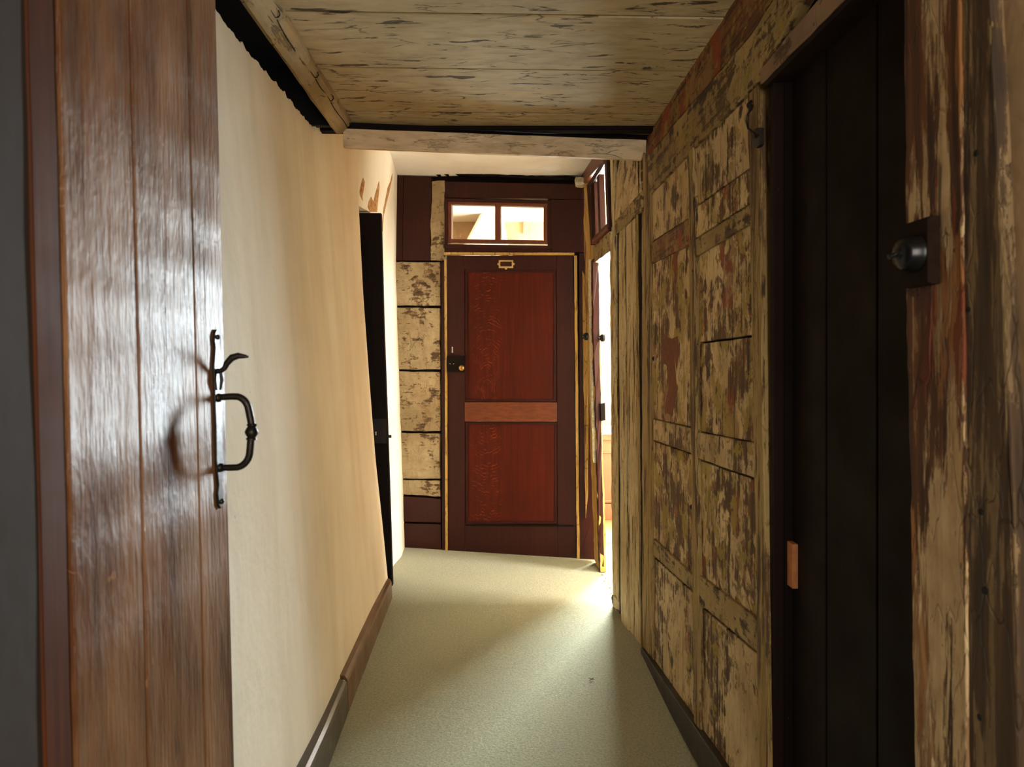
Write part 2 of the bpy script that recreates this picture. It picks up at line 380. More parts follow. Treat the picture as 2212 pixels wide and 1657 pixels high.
def thick(bm, vec):
    r = bmesh.ops.extrude_face_region(bm, geom=bm.faces[:]+bm.edges[:]+bm.verts[:], use_keep_orig=True)
    bmesh.ops.translate(bm, vec=Vector(vec), verts=[v for v in r['geom'] if isinstance(v, bmesh.types.BMVert)])
    return bm
def fr(a, b, n): return [a+(b-a)*i/n for i in range(n+1)]
def interp(tab, x):
    if x <= tab[0][0]: return tab[0][1]
    for (a, p), (b, q) in zip(tab, tab[1:]):
        if x <= b: return p+(q-p)*(x-a)/(b-a)
    return tab[-1][1]

# ================================================================ FLOORS
bm = B(); grid(bm, lambda x, y: Vector((x, y, 0.003*mnoise.noise(Vector((x*2, y*2, 0))))), fr(-1.4, 0.60, 24), fr(-1.4, 4.5, 60))
o = obj('floor', bm, m_carpet, smooth=True, kind='structure', label='sage beige fitted carpet along the passage', cat='carpet')
bm = B()
for i in range(14):
    y = 3.0+i*0.17; box(bm, 0.60, 2.9, y, y+0.166, -0.03, -0.004)
box(bm, 0.60, 2.9, 1.0, 3.0, -0.03, -0.005)
obj('floor', bm, m_woodfloor, kind='structure', label='brown floorboards of the room through the side doorway', cat='floor')

# ================================================================ LEFT WALL (leans outwards, bulges)
bot = [(-1.4, -0.50), (2.0, -0.534), (3.46, -0.572)]
endprof = [(0, -0.560), (0.07, -0.565), (0.38, -0.596), (0.68, -0.626), (1.06, -0.654), (1.53, -0.69), (1.95, -0.713), (2.4, -0.725)]
nearprof = [(0, -0.534), (1.0, -0.585), (2.1, -0.672), (2.4, -0.69)]
def XL(y, z):
    f = min(1, max(0, (y-1.9)/1.56)); f = f*f*(3-2*f)
    return interp(nearprof, z)*(1-f)+interp(endprof, z)*f+0.006*mnoise.noise(Vector((y*1.7, z*1.3, 2)))
def left_pt(y, z):
    if y <= 2.551: z = z/2.44*(interp([(1.2, 2.015), (2.0, 2.02), (2.4, 2.045), (2.55, 2.06)], y)+0.02*mnoise.noise(Vector((y*14, 3, 0)))+0.012*mnoise.noise(Vector((y*45, 3, 0))))
    return Vector((XL(y, z), y, z))
bm = B(); grid(bm, left_pt, fr(0.55, 2.55, 240)+fr(2.57, 3.46, 24), fr(0, 2.44, 30))
bmesh.ops.remove_doubles(bm, verts=bm.verts, dist=0.0002); bmesh.ops.dissolve_degenerate(bm, edges=bm.edges, dist=0.0001)
thick(bm, (-0.06, 0, 0))
o = obj('wall_left', bm, m_plaster, smooth=True, kind='structure', label='leaning cream plastered wall left of the passage, vertically stained', cat='wall')
# return beyond the dark door
def XL2(y, z):
    up = interp([(3.46, -0.722), (3.62, -0.665), (3.80, -0.628), (4.0, -0.630), (4.3, -0.655), (4.45, -0.66)], y)
    lo = interp([(3.46, -0.66), (3.75, -0.645), (4.2, -0.600), (4.45, -0.612)], y)
    mid = interp([(3.46, -0.72), (3.75, -0.70), (4.2, -0.655), (4.45, -0.672)], y)
    return interp([(0, lo), (0.9, (lo+mid)/2), (1.75, mid), (2.1, (mid+up)/2), (2.42, up)], z)+0.004*mnoise.noise(Vector((y*5, z*4, 9)))
bm = B(); grid(bm, lambda y, z: Vector((XL2(y, z), y, z)), fr(3.74, 4.43, 16), fr(0, 2.44, 40))
grid(bm, lambda y, z: Vector((XL2(y, z), y, z)), fr(3.455, 3.74, 8), fr(1.99, 2.44, 8))
thick(bm, (-0.1, 0, 0))
o = obj('wall_left', bm, m_plaster_w, smooth=True, kind='structure', label='white plaster pier between the narrow dark door and the end wall', cat='wall')
wl2 = o
# chipped patches in that plaster: shallow raised-edge scars
def chip(pts, name='chipped_patch'):
    bm = B(); q = []
    for (x, y) in pts:
        u = (x-CX)/F; d = 3.5
        for _ in range(40): d = (XL2(d, EYE+(CY-y)/F*d)+0.002)/u*0.5+d*0.5
        q.append(V(x, y, d))
    prism(bm, q, (-0.006, 0.0, 0)); obj(name, bm, m_chip, wl2)
chip([(785, 384), (788, 393), (786, 410), (783, 425), (784, 433), (779, 424), (777, 415), (781, 396)])
chip([(819, 392), (820, 405), (816, 440), (815, 458), (800, 458), (795, 447), (797, 436), (802, 425), (807, 436), (813, 412)])
chip([(848, 375), (847, 388), (842, 410), (835, 440), (829, 466), (827, 500), (826, 480), (829, 450), (838, 405)])
bm = B(); box(bm, -1.25, -1.2, 3.30, 4.5, 0, 2.45); box(bm, -1.2, -0.77, 3.39, 3.43, 0, 2.45); box(bm, -1.2, -0.74, 3.80, 3.84, 0, 2.45)  # unseen walls added to stop light leaking in behind the dark door
obj('wall_left', bm, m_plaster_w, kind='structure', label='unseen plaster walls added to block light around the narrow dark door', cat='wall')
d4 = empty('door_4', V(838, 1265, 3.6), kind='structure', label='narrow black brown door edge standing ajar behind the left wall', cat='door')
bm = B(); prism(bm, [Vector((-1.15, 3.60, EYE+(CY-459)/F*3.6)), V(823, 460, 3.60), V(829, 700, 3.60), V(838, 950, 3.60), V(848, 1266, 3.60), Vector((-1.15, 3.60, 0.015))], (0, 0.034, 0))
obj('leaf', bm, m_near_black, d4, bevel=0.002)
bm = B(); prism(bm, [V(806, 905, 3.596), V(834, 905, 3.596), V(835, 958, 3.596), V(806, 958, 3.596)], (0, 0.004, 0)); obj('lock_plate', bm, m_iron, d4, bevel=0.001)
bm = B(); prism(bm, [V(834, 940, 3.606), V(845, 940, 3.606), V(845, 946, 3.606), V(834, 946, 3.606)], (0, 0.012, 0)); obj('latch_bolt', bm, m_iron, d4)
bm = B(); lathe(bm, V(812, 934, 3.596), (0, -1, 0), [(0, 0.004), (0.001, 0.004), (0.0015, 0.003)], 12); prism(bm, [V(811, 935, 3.596), V(813, 935, 3.596), V(813.5, 940, 3.596), V(810.5, 940, 3.596)], (0, -0.001, 0)); obj('keyhole', bm, m_brass_pale, d4, label='tiny bright keyhole')
# near grey plaster + door post on the left edge
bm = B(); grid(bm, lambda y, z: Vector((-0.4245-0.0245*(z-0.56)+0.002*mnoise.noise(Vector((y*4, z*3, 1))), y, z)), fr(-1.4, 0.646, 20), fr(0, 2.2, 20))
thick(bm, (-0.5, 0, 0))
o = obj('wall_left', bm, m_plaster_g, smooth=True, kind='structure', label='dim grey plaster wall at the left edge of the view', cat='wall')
def lean(z): return -0.42-0.0245*(z-0.56)
bm = B()
pts = []
for i in range(36):
    z = 2.15*i/35; pts.append(Vector((lean(z)-0.002, 0.645+0.0025*mnoise.noise(Vector((z*7, 0, 0))), z)))
for i in range(36):
    z = 2.15*(35-i)/35; pts.append(Vector((lean(z)-0.002, 0.684+0.003*mnoise.noise(Vector((z*11, 4, 0))), z)))
prism(bm, pts, (-0.25, 0, 0))
m_post_brown = varnish('worn_brown_post', lin(58, 28, 12), lin(92, 48, 20), 0.65, seed=31, coat=0.0, spec=0.15)
obj('trim', bm, m_post_brown, bevel=0.002, kind='structure', label='dark brown door post left of the plank door', cat='door frame').name = 'trim_1'

# near plank door, folded back along the left wall
door2 = empty('door_2', (lean(0), 0.9, 0.0), kind='structure', label='glossy brown plank door folded back against the left wall', cat='door')
bm = B()
for (a, b) in ((0.690, 0.8215), (0.8265, 0.9775), (0.9820, 1.081)):
    for (k0, k1, dx) in ((a, b, 0),):
        P = []
        for z in (0.012, 1.98): P.append(z)
        z0, z1 = P
        A_ = [Vector((lean(z0), a, z0)), Vector((lean(z0), b, z0)), Vector((lean(z1), b, z1)), Vector((lean(z1), a, z1))]
        prism(bm, A_, (-0.03, 0, 0))
obj('leaf', bm, m_gloss_door, door2, bevel=0.0012)
bm = B(); prism(bm, [Vector((lean(0.02)-0.012, 0.69, 0.02)), Vector((lean(0.02)-0.012, 1.07, 0.02)), Vector((lean(1.97)-0.012, 1.07, 1.97)), Vector((lean(1.97)-0.012, 0.69, 1.97))], (-0.01, 0, 0)); obj('shade_backing', bm, m_near_black, door2, label='black sheet painting the shade in the gaps between the planks')  # black sheet added behind the planks, shade of the gaps as colour
bm = B()
for z in (0.3, 1.0, 1.72): box(bm, lean(z)-0.058, lean(z)-0.030, 0.70, 1.05, z-0.05, z+0.05)
obj('ledge', bm, m_darkdoor, door2)
# latch
ly, lz = 1.046, 1.10
def dl(y, z, o): return Vector((lean(z)+o, y, z))
plate = []
prof = [(0.975, 0.0), (0.982, 0.007), (1.0, 0.010), (1.012, 0.006), (1.03, 0.009), (1.05, 0.012), (1.10, 0.0105), (1.15, 0.012), (1.17, 0.010), (1.19, 0.013), (1.205, 0.010), (1.222, 0.006), (1.232, 0.009), (1.244, 0.006), (1.25, 0.0)]
prof = [(z-0.01+0.008, w_) for z, w_ in prof]
bm = B(); prism(bm, [dl(ly-w_, z, 0.004) for z, w_ in prof]+[dl(ly+w_, z, 0.004) for z, w_ in prof[::-1][1:-1]], (-0.0045, 0, 0))
lp = obj('latch_plate', bm, m_iron, door2, bevel=0.0008, label='black iron latch plate')
bm = B(); g = []
zt, zb = 1.143, 1.036
for i in range(7): g.append((0.002+0.004*i, zt+0.002*math.sin(i/6*1.5)))
for i in range(1, 9):
    a = i/9*math.pi/2; g.append((0.026+0.020*math.sin(a)+0.004, zt+0.002-0.024*(1-math.cos(a))))
g += [(0.0525, 1.110), (0.0535, 1.102), (0.0535, 1.097)]
g += [(0.0535, 1.0925), (0.053, 1.087), (0.052, 1.080), (0.051, 1.070)]
for i in range(1, 9):
    a = math.pi/2-i/9*math.pi/2; g.append((0.026+0.024*math.sin(a), 1.038+0.024*(1-math.cos(a))*1.0 if False else 1.036+0.027*(1-math.sin(math.pi/2-a)) ))
g += [(0.020, zb), (0.012, zb), (0.002, zb)]
rad = [0.0048+0.0009*math.sin(i/len(g)*math.pi) for i in range(len(g))]
tube(bm, [dl(ly, z, o_) for o_, z in g], rad, 14)
for zz, r in ((zt, 0.0068), (zb, 0.0068)): lathe(bm, dl(ly, zz, 0.002), (1, 0, 0), [(0, r*1.1), (0.003, r), (0.006, r*0.85), (0.008, r)], 16)
hg = obj('handle', bm, m_iron, door2, smooth=True, label='black iron D-shaped pull handle')
bm = B(); c0 = dl(ly, 1.078, 0.0525)
lathe(bm, c0, (0.04, 0, 1), [(0, 0.0055), (0.001, 0.0078), (0.003, 0.0078), (0.0045, 0.006), (0.008, 0.0085), (0.0125, 0.0103), (0.017, 0.0085), (0.021, 0.006), (0.0225, 0.0075), (0.0245, 0.0075), (0.0258, 0.0055)], 20)
obj('bead', bm, m_iron, hg, smooth=True)
bm = B()
th = [(0.000, 1.184), (0.008, 1.184), (0.014, 1.188), (0.018, 1.196), (0.026, 1.2045), (0.036, 1.2075), (0.046, 1.2065), (0.052, 1.2055)]
rr = [0.0045, 0.004, 0.004, 0.0048, 0.0056, 0.0048, 0.003, 0.0012]
tube(bm, [dl(ly, z, o_) for o_, z in th], rr, 12)
obj('thumb_piece', bm, m_iron, door2, smooth=True)
bm = B(); tube(bm, [dl(ly, 1.184, 0.008), dl(ly, 1.17, 0.0095), dl(ly, 1.155, 0.007)], [0.0026, 0.0028, 0.0018], 10); obj('latch_lever', bm, m_iron, door2, smooth=True)
for zz in (1.236, 0.984):
    bm = B(); lathe(bm, dl(ly+0.002, zz, 0.003), (1, 0, 0), [(0, 0.0045), (0.003, 0.004), (0.005, 0.001)], 12); obj('nail', bm, m_iron, door2, smooth=True)

# left skirting boards
def skirt(y0, y1, mat, name, label, h0, h1, th_):
    bm = B(); secs = []
    for y in fr(y0, y1, 24):
        xi = XL(y, 0.0)-0.01; xo = interp([(0.9, -0.492), (2.016, -0.504), (2.33, -0.515), (3.45, -0.542)], y); h = h0+(h1-h0)*(y-y0)/(y1-y0)
        xt = XL(y, h)-0.004
        secs.append([Vector((xi, y, 0)), Vector((xo, y, 0)), Vector((xo-0.003, y, h-0.022)), Vector((xo-0.006, y, h-0.012)), Vector((xo-0.014, y, h-0.002)), Vector((xt, y, h))])
    rings = [[bm.verts.new(p) for p in s_] for s_ in secs]
    for a, b in zip(rings, rings[1:]):
        for k in range(6): bm.faces.new([a[k], a[(k+1) % 6], b[(k+1) % 6], b[k]])
    bm.faces.new(rings[0]); bm.faces.new(rings[-1][::-1])
    o = obj(name, bm, mat, kind='structure', label=label, cat='skirting board'); o.name = name
skirt(0.9, 2.325, m_base_d, 'baseboard_left', 'dark glossy beaded skirting piece nearest the viewer on the left', 0.13, 0.118, 0.03)
skirt(2.333, 3.45, m_base_l, 'baseboard_left', 'walnut brown skirting piece below the cream wall, ending near the dark door', 0.125, 0.10, 0.03)

# ================================================================ CEILINGS
bm = B(); seams = [-1.4, -0.9, -0.4, 0.0, 0.4, 0.75, 1.09, 1.43, 1.775, 2.11, 2.49, 2.80]
for a, b in zip(seams, seams[1:]):
    sk = 0.035; g_ = 0.0035; P = []
    for (x, y) in ((-0.60, a+g_), (0.66, a+g_+sk), (0.66, b-g_+sk), (-0.60, b-g_)): P.append(Vector((x, y, 2.108+0.002*random.uniform(-1, 1))))
    prism(bm, P, (0, 0, 0.02))
obj('ceiling', bm, m_boards, bevel=0.003, kind='structure', label='low ceiling of cracked beige painted boards', cat='ceiling')
bm = B(); box(bm, -1.2, 0.75, -1.4, 2.80, 2.30, 2.33); box(bm, -1.2, -1.15, -1.4, 3.0, 1.6, 2.33); box(bm, -1.2, -0.72, 2.60, 2.62, 1.9, 2.33); box(bm, -1.2, -0.63, 2.54, 2.566, 2.075, 2.33)  # black boxes added to keep light out and paint the gap dark
obj('ceiling', bm, m_void, kind='structure', label='black shell painted as the dark gap above the left wall beside the beam', cat='ceiling gap')
bm = B(); grid(bm, lambda x, y: Vector((x, y, 2.395-0.075*(x+0.63)/1.2+0.006*mnoise.noise(Vector((x*3, y*3, 5)))+(0.02*max(0, (y-4.1))/0.3)*0)), fr(-1.1, 0.75, 20), fr(2.66, 4.5, 20))
thick(bm, (0, 0, 0.04))
o = obj('ceiling', bm, m_ceil_w, smooth=True, kind='structure', label='white plaster ceiling beyond the cross beam', cat='ceiling')
# cross board below the ceiling
bm = B(); bl, br = V(741, 262, 2.585), V(1400, 292, 2.74)
P = [V(741, 268, 2.575), V(757, 268, 2.577), V(1396, 298, 2.73), V(1386, 345, 2.722), V(741, 318, 2.575)]
prism(bm, rough([V(741, 277, 2.575), V(1397, 302, 2.728), V(1386, 345, 2.722), V(741, 318, 2.575)], 0.0012, 0.05), (0, 0.022, 0))
obj('trim', bm, m_beam, bevel=0.002, kind='structure', label='pale painted cross board under the end of the plank ceiling', cat='beam').name = 'trim_2'
bm = B(); prism(bm, [V(741, 255, 2.60), V(1402, 285, 2.75), V(1397, 305, 2.75), V(741, 282, 2.60)], (0, 0.03, 0))
box(bm, -0.8, 0.75, 2.64, 2.68, 2.09, 2.45)
obj('trim', bm, m_near_black, kind='structure', label='dark groove strip above the pale cross board', cat='trim').name = 'trim_3'
# long beam on the left
bm = B(); secs = []
cs = [(-0.556, 2.13), (-0.560, 2.090), (-0.572, 2.073), (-0.578, 2.070), (-0.590, 2.056), (-0.606, 2.052), (-0.618, 2.058), (-0.626, 2.075), (-0.628, 2.13)]
ys = fr(-1.4, 2.572, 120)
for y in ys:
    r_ = []
    for k, (x, z) in enumerate(cs):
        nn = mnoise.noise_vector(Vector((x*20, y*7, z*20)))*0.004+mnoise.noise_vector(Vector((x*60, y*22, z*60)))*0.0022
        sh = 0.008*(y-2.57)
        r_.append(bm.verts.new(Vector((x+sh*0.0+nn.x, y, z+(nn.z if z < 2.12 else 0)))))
    secs.append(r_)
for a, b in zip(secs, secs[1:]):
    for k in range(len(cs)-1): bm.faces.new([a[k], a[k+1], b[k+1], b[k]])
bm.faces.new(secs[-1]); bm.faces.new(secs[0][::-1])
o = obj('trim', bm, m_beam_l, kind='structure', label='rough painted rounded beam along the left edge of the ceiling', cat='beam'); o.name = 'trim_4'
bm = B()
for k, (ya, yb) in enumerate(((1.35, 1.74), (1.75, 2.11), (2.12, 2.30), (2.31, 2.56))):
    pts = []
    for i in range(15):
        t = i/14; y = ya+(yb-ya)*t; pts.append(Vector((-0.5705-0.005*math.sin(t*3.0)*(k < 2), y, 2.0735-0.003*math.sin(t*6))))
    pts += [Vector((-0.566, yb+0.006, 2.078)), Vector((-0.560, yb+0.002, 2.083)), Vector((-0.559, yb-0.012, 2.086))]
    tube(bm, pts, 0.0016, 8)
obj('wire', bm, m_near_black, o, smooth=True, label='thin dark wire clipped along the beam edge')

# ================================================================ END WALL
wend = empty('wall_end', ((EA[0]+EB[0])/2, (EA[1]+EB[1])/2, 0), kind='structure', label='end wall of dark red boards and stripped beige blocks around the red door', cat='wall')
def ep(bm, pts, off, th_, amp=0.0, seed=0):
    q = [E(x, y, off) for x, y in pts]
    if amp: q = rough(q, amp, 0.03, seed)
    return prism(bm, q, -en*th_)
bm = B()
ep(bm, [(780, 350), (962, 350), (962, 1235), (780, 1235)], -0.03, 0.05)
ep(bm, [(962, 350), (1283, 350), (1283, 432), (962, 432)], -0.03, 0.05)
ep(bm, [(1183, 432), (1283, 432), (1283, 549), (1183, 549)], -0.03, 0.05)
ep(bm, [(1241, 549), (1281, 549), (1290, 1240), (1241, 1240)], -0.03, 0.05)
obj('backing', bm, m_near_black, wend)
for pts in ([(850, 379), (871, 379), (869, 563), (843, 563), (841, 500), (841, 460)], [(872, 379), (932, 383), (929, 563), (870, 563)]):
    bm = B(); ep(bm, pts, 0.0, 0.03, 0.001); obj('board', bm, m_red, wend, bevel=0.0015)
bm = B(); ep(bm, [(850, 371), (935, 375), (1262, 391), (1264, 384), (850, 368)], 0.012, 0.04, 0.006, 4); obj('ragged_top_edge', bm, m_near_black, wend)
bm = B(); ep(bm, [(933, 392), (960, 390), (961, 562), (930, 562)], 0.004, 0.03, 0.006, 2); obj('board', bm, m_blocks, wend, label='narrow stripped board left of the small window')
for k, (y0, y1) in enumerate(((566, 660), (664, 798), (802, 931), (935, 1034), (1037, 1068))):
    bm = B(); t0, t1 = (y0-566)/500, (y1-566)/500
    ep(bm, [(848+t0*22, y0), (950, y0+(2 if k else 0)), (951, y1+(k == 4)*5), (848+t1*22, y1)], 0.004 if k != 2 else 0.006, 0.03, 0.003, k)
    obj('block', bm, m_blocks, wend, bevel=0.003)
for pts in ([(868, 1072), (952, 1078), (952, 1129), (868, 1127)], [(868, 1131), (952, 1133), (953, 1215), (868, 1215)]):
    bm = B(); ep(bm, pts, 0.002, 0.03, 0.0008); obj('board', bm, m_red, wend, bevel=0.0015)
bm = B(); ep(bm, [(953, 566), (960, 566), (964, 1215), (955, 1215)], 0.006, 0.04, 0.001); obj('post', bm, m_red, wend)
bm = B(); ep(bm, [(961, 392), (1262, 398), (1262, 430), (961, 427)], 0.006, 0.03, 0.001); obj('board', bm, m_red, wend, bevel=0.0015)
bm = B(); ep(bm, [(1189, 431), (1262, 431), (1262, 545), (1189, 545)], 0.006, 0.03, 0.001); obj('board', bm, m_redframe if False else m_red, wend, bevel=0.0015)
bm = B(); ep(bm, [(1251, 547), (1276, 547), (1289, 1235), (1252, 1235)], 0.012, 0.03, 0.001); obj('post', bm, m_red, wend, bevel=0.0015)
bm = B(); ep(bm, [(1240, 552), (1246, 552), (1252, 1222), (1246, 1222)], 0.018, 0.04, 0.0015); obj('frame_strip', bm, m_gold, wend)
bm = B(); ep(bm, [(959.5, 560), (963, 560), (965, 800), (966, 1205), (962, 1205), (961, 800)], 0.020, 0.02, 0.0006); obj('frame_strip', bm, m_gold, wend)
bm = B(); ep(bm, [(959, 545), (1240, 546), (1240, 551), (959, 550)], 0.022, 0.03, 0.001); obj('door_head', bm, m_gold, wend)
bm = B(); ep(bm, [(1258, 585), (1265, 600), (1270, 900), (1270, 1060), (1265, 1120), (1263, 1000), (1260, 800)], 0.022, 0.02, 0.002, 6); obj('bare_strip', bm, m_gold, wend, label='torn strip of bare yellow wood')

# small window above the door
win = empty('window_1', E(1075, 530), kind='structure', label='two paned small window above the red door', cat='window')
def ring(pts_o, pts_i, off, th_, mat, name, parent, bevel=0.002):
    bm = B()
    for i in range(4):
        j = (i+1) % 4; prism(bm, [E(*pts_o[i], off), E(*pts_o[j], off), E(*pts_i[j], off), E(*pts_i[i], off)], -en*th_)
    return obj(name, bm, mat, parent, bevel=bevel)
ring([(960, 428), (1189, 433), (1189, 548), (960, 546)], [(967, 435), (1183, 439), (1183, 531), (967, 530)], 0.016, 0.06, m_red, 'window_frame', win)
ring([(967, 435), (1183, 439), (1183, 527), (967, 524)], [(975, 441), (1174, 447), (1174, 519), (975, 516)], 0.008, 0.04, m_redframe, 'sash', win)
bm = B(); ep(bm, [(1069, 442), (1081, 442), (1081, 520), (1069, 519)], 0.010, 0.035); obj('glazing_bar', bm, m_redframe, win, bevel=0.003)
bm = B(); ep(bm, [(958, 527), (1192, 530), (1192, 538), (958, 536)], 0.028, 0.03); obj('window_sill', bm, m_red, win, bevel=0.003)
for (a, b) in ((974, 1070), (1080, 1175)):
    bm = B(); ep(bm, [(a, 440), (b, 443), (b, 520), (a, 518)], -0.008, 0.003); obj('pane', bm, m_glass, win)

# red panelled door
d1 = empty('door_1', E(1100, 1200), kind='structure', label='dark red two panelled door closed at the end of the passage', cat='door')
def dp(name, pts, off, th_, mat, bevel=0.002, amp=0, **t):
    bm = B(); ep(bm, pts, off, th_, amp); return obj(name, bm, mat, d1, bevel=bevel, **t)
bm = B()     # lock stile, pierced by the keyhole
ep(bm, [(966, 552), (1003, 552), (1003, 749), (966, 749)], 0.006, 0.035); ep(bm, [(966, 762), (1004, 762), (1004, 1204), (967, 1202)], 0.006, 0.035)
ep(bm, [(966, 749), (974.5, 749), (974.5, 762), (966, 762)], 0.006, 0.035); ep(bm, [(978.5, 749), (1003, 749), (1003, 762), (978.5, 762)], 0.006, 0.035)
obj('stile', bm, m_red, d1)
dp('stile', [(1202, 552), (1239, 552), (1245, 1222), (1205, 1219)], 0.006, 0.035, m_red)
dp('rail', [(1003, 552), (1202, 552), (1201, 583), (1003, 583)], 0.006, 0.035, m_red)
dp('rail', [(1004, 869), (1202, 869), (1203, 911), (1004, 911)], 0.007, 0.035, m_orange, label='lighter orange grained middle rail')
dp('rail', [(1004, 1132), (1204, 1134), (1205, 1219), (1004, 1205)], 0.006, 0.035, m_red)
dp('panel', [(1001, 581), (1204, 581), (1204, 871), (1001, 871)], -0.010, 0.012, m_red2)
dp('panel', [(1001, 909), (1206, 909), (1206, 1136), (1001, 1136)], -0.010, 0.012, m_red2)
for (x0, x1, y0, y1) in ((1004, 1201, 583, 868), (1005, 1203, 912, 1132)):
    bm = B(); t = 5
    for q in ([(x0, y0), (x1, y0), (x1-t, y0+t), (x0+t, y0+t)], [(x0, y1), (x1, y1), (x1-t, y1-t), (x0+t, y1-t)], [(x0, y0), (x0, y1), (x0+t, y1-t), (x0+t, y0+t)], [(x1, y0), (x1, y1), (x1-t, y1-t), (x1-t, y0+t)]): ep(bm, q, -0.001, 0.012)
    obj('panel_moulding', bm, m_red, d1, bevel=0.0015)
bm = B(); ep(bm, [(1005, 1133), (1240, 1135), (1240, 1138), (1005, 1136)], 0.012, 0.01); obj('weather_strip', bm, m_near_black, d1)
lk = dp('lock_case', [(966, 768), (1001, 769), (1001, 804), (966, 803)], 0.032, 0.03, m_near_black, 0.002, label='black rim lock case')
bm = B(); c = E(1000, 795, 0.032); lathe(bm, c, en, [(-0.01, 0.006), (0.012, 0.005), (0.018, 0.011), (0.026, 0.0175), (0.034, 0.0185), (0.042, 0.014), (0.045, 0.004)], 24)
obj('knob', bm, m_brass, d1, smooth=True, label='round brass knob')
for x in (972, 980):
    bm = B(); lathe(bm, E(x, 786, 0.032), en, [(0, 0.003), (0.0015, 0.0028), (0.002, 0.001)], 12); obj('screw', bm, m_brass_pale, lk, smooth=True)
# brass card holder
ch = empty('card_holder', E(1093, 579, 0.006), label='small empty brass card holder at the top of the red door', cat='card holder')
ch.parent = d1; ch.location = E(1093, 579, 0.006)-d1.location; del ch['category']; ch['label'] = 'empty pale brass card holder frame'
bm = B(); oo = [(1077.5, 562), (1108.5, 562), (1108.5, 579), (1077.5, 579)]; ii = [(1080.5, 565), (1105.5, 565), (1105.5, 575.5), (1080.5, 575.5)]
for i in range(4):
    j = (i+1) % 4; prism(bm, [E(*oo[i], 0.009), E(*oo[j], 0.009), E(*ii[j], 0.009), E(*ii[i], 0.009)], -en*0.003)
for (x, y) in ((1077, 570.5), (1109, 570.5), (1093, 580)): lathe(bm, E(x, y, 0.006), en, [(0, 0.0075), (0.002, 0.0075), (0.0025, 0.006)], 16)
obj('holder_frame', bm, m_brass_pale, ch)

# little white block in the ceiling corner
bm = B(); prism(bm, rough([V(1244, 381, 4.08), V(1262, 383, 4.08), V(1263, 397, 4.08), V(1258, 402, 4.08), V(1243, 400, 4.08), V(1241, 390, 4.08)], 0.003, 0.012), (0.01, 0.07, 0.005))
obj('plaster_block', bm, m_block_w, bevel=0.004, label='small flaking white block in the ceiling corner over the red door', cat='block')

# room beyond the end door
bm = B(); box(bm, -1.6, 1.7, 6.7, 6.75, 0, 2.6); box(bm, -1.65, -1.6, 4.5, 6.75, 0, 2.6); box(bm, 1.7, 1.75, 4.5, 6.75, 0, 2.6)
obj('wall_beyond', bm, m_plaster_t, kind='structure', label='beige wall of the room seen through the small window', cat='wall')
bm = B(); box(bm, -1.6, 1.7, 4.5, 6.75, -0.02, 0.0); obj('floor', bm, m_woodfloor, kind='structure', label='floor of the room beyond the red door', cat='floor')
bm = B(); box(bm, -1.65, 1.75, 4.42, 6.75, 2.56, 2.6); obj('ceiling', bm, m_ceil_w, kind='structure', label='white ceiling of the room beyond the red door', cat='ceiling')
bm = B(); prism(bm, [V(995, 540, 6.3), V(1037, 462, 6.3), V(1043, 457, 6.3), V(1085, 457, 6.3), V(1100, 540, 6.3), V(1110, 640, 6.3), V(960, 640, 6.3)], (0, 0.4, 0))
obj('trim', bm, m_plaster_w, bevel=0.02, kind='structure', label='white sloping chimney side behind the small window', cat='chimney breast').name = 'trim_5'
for (a, b, y0, y1, d) in ((1120, 1150, 505, 560, 6.4), (1152, 1168, 512, 560, 6.45), (1131, 1141, 473, 505, 6.65)):
    bm = B(); prism(bm, [V(a, y0, d), V(b, y0, d), V(b, y1, d), V(a, y1, d)], (0, 0.03, 0)); obj('trim', bm, m_plaster_t, kind='structure', label='pale timber end seen through the right pane' , cat='timber').name = 'trim_6'

# ================================================================ RIGHT WALL: panelling (plane X = 0.596)
wr = empty('wall_right', (0.596, 2.2, 0), kind='structure', label='peeling multi coloured wooden panelling on the right of the passage', cat='wall')
def rp(name, pts, off, th_, mat, amp=0.0015, seed=0, bevel=0.0015, parent=wr, X=0.596, **t):
    bm = B(); q = [R(x, y, X-off) for x, y in pts]
    if amp: q = rough(q, amp, 0.03, seed)
    prism(bm, q, (th_, 0, 0)); return obj(name, bm, mat, parent, bevel=bevel, **t)
bm = B()
P = [Vector((0.622, 1.49, 0)), Vector((0.622, 2.90, 0)), Vector((0.622, 2.90, 2.3)), Vector((0.622, 1.49, 2.3))]
prism(bm, P, (0.04, 0, 0)); box(bm, 0.622, 0.662, 0.3, 1.49, 2.02, 2.3)
obj('backing', bm, m_near_black, wr)
# stiles
rp('stile', [(1386, 340), (1397, 330), (1400, 1424), (1388, 1405)], 0.004, 0.03, m_stile, 0.0022, 1)
rp('stile', [(1399, 328), (1405, 322), (1411, 1440), (1401, 1424)], 0.001, 0.026, m_stile, 0.0018, 2)
rp('stile', [(1486, 330), (1496, 318), (1511, 1600), (1499, 1580)], 0.008, 0.03, m_stile, 0.0018, 3)
rp('stile', [(1615, 205), (1637, 182), (1660, 1700), (1641, 1700)], 0.006, 0.03, m_stile, 0.0022, 4)
rp('stile_edge', [(1637, 182), (1642, 177), (1664, 1700), (1659, 1700)], 0.002, 0.03, m_stile, 0.002, 5)
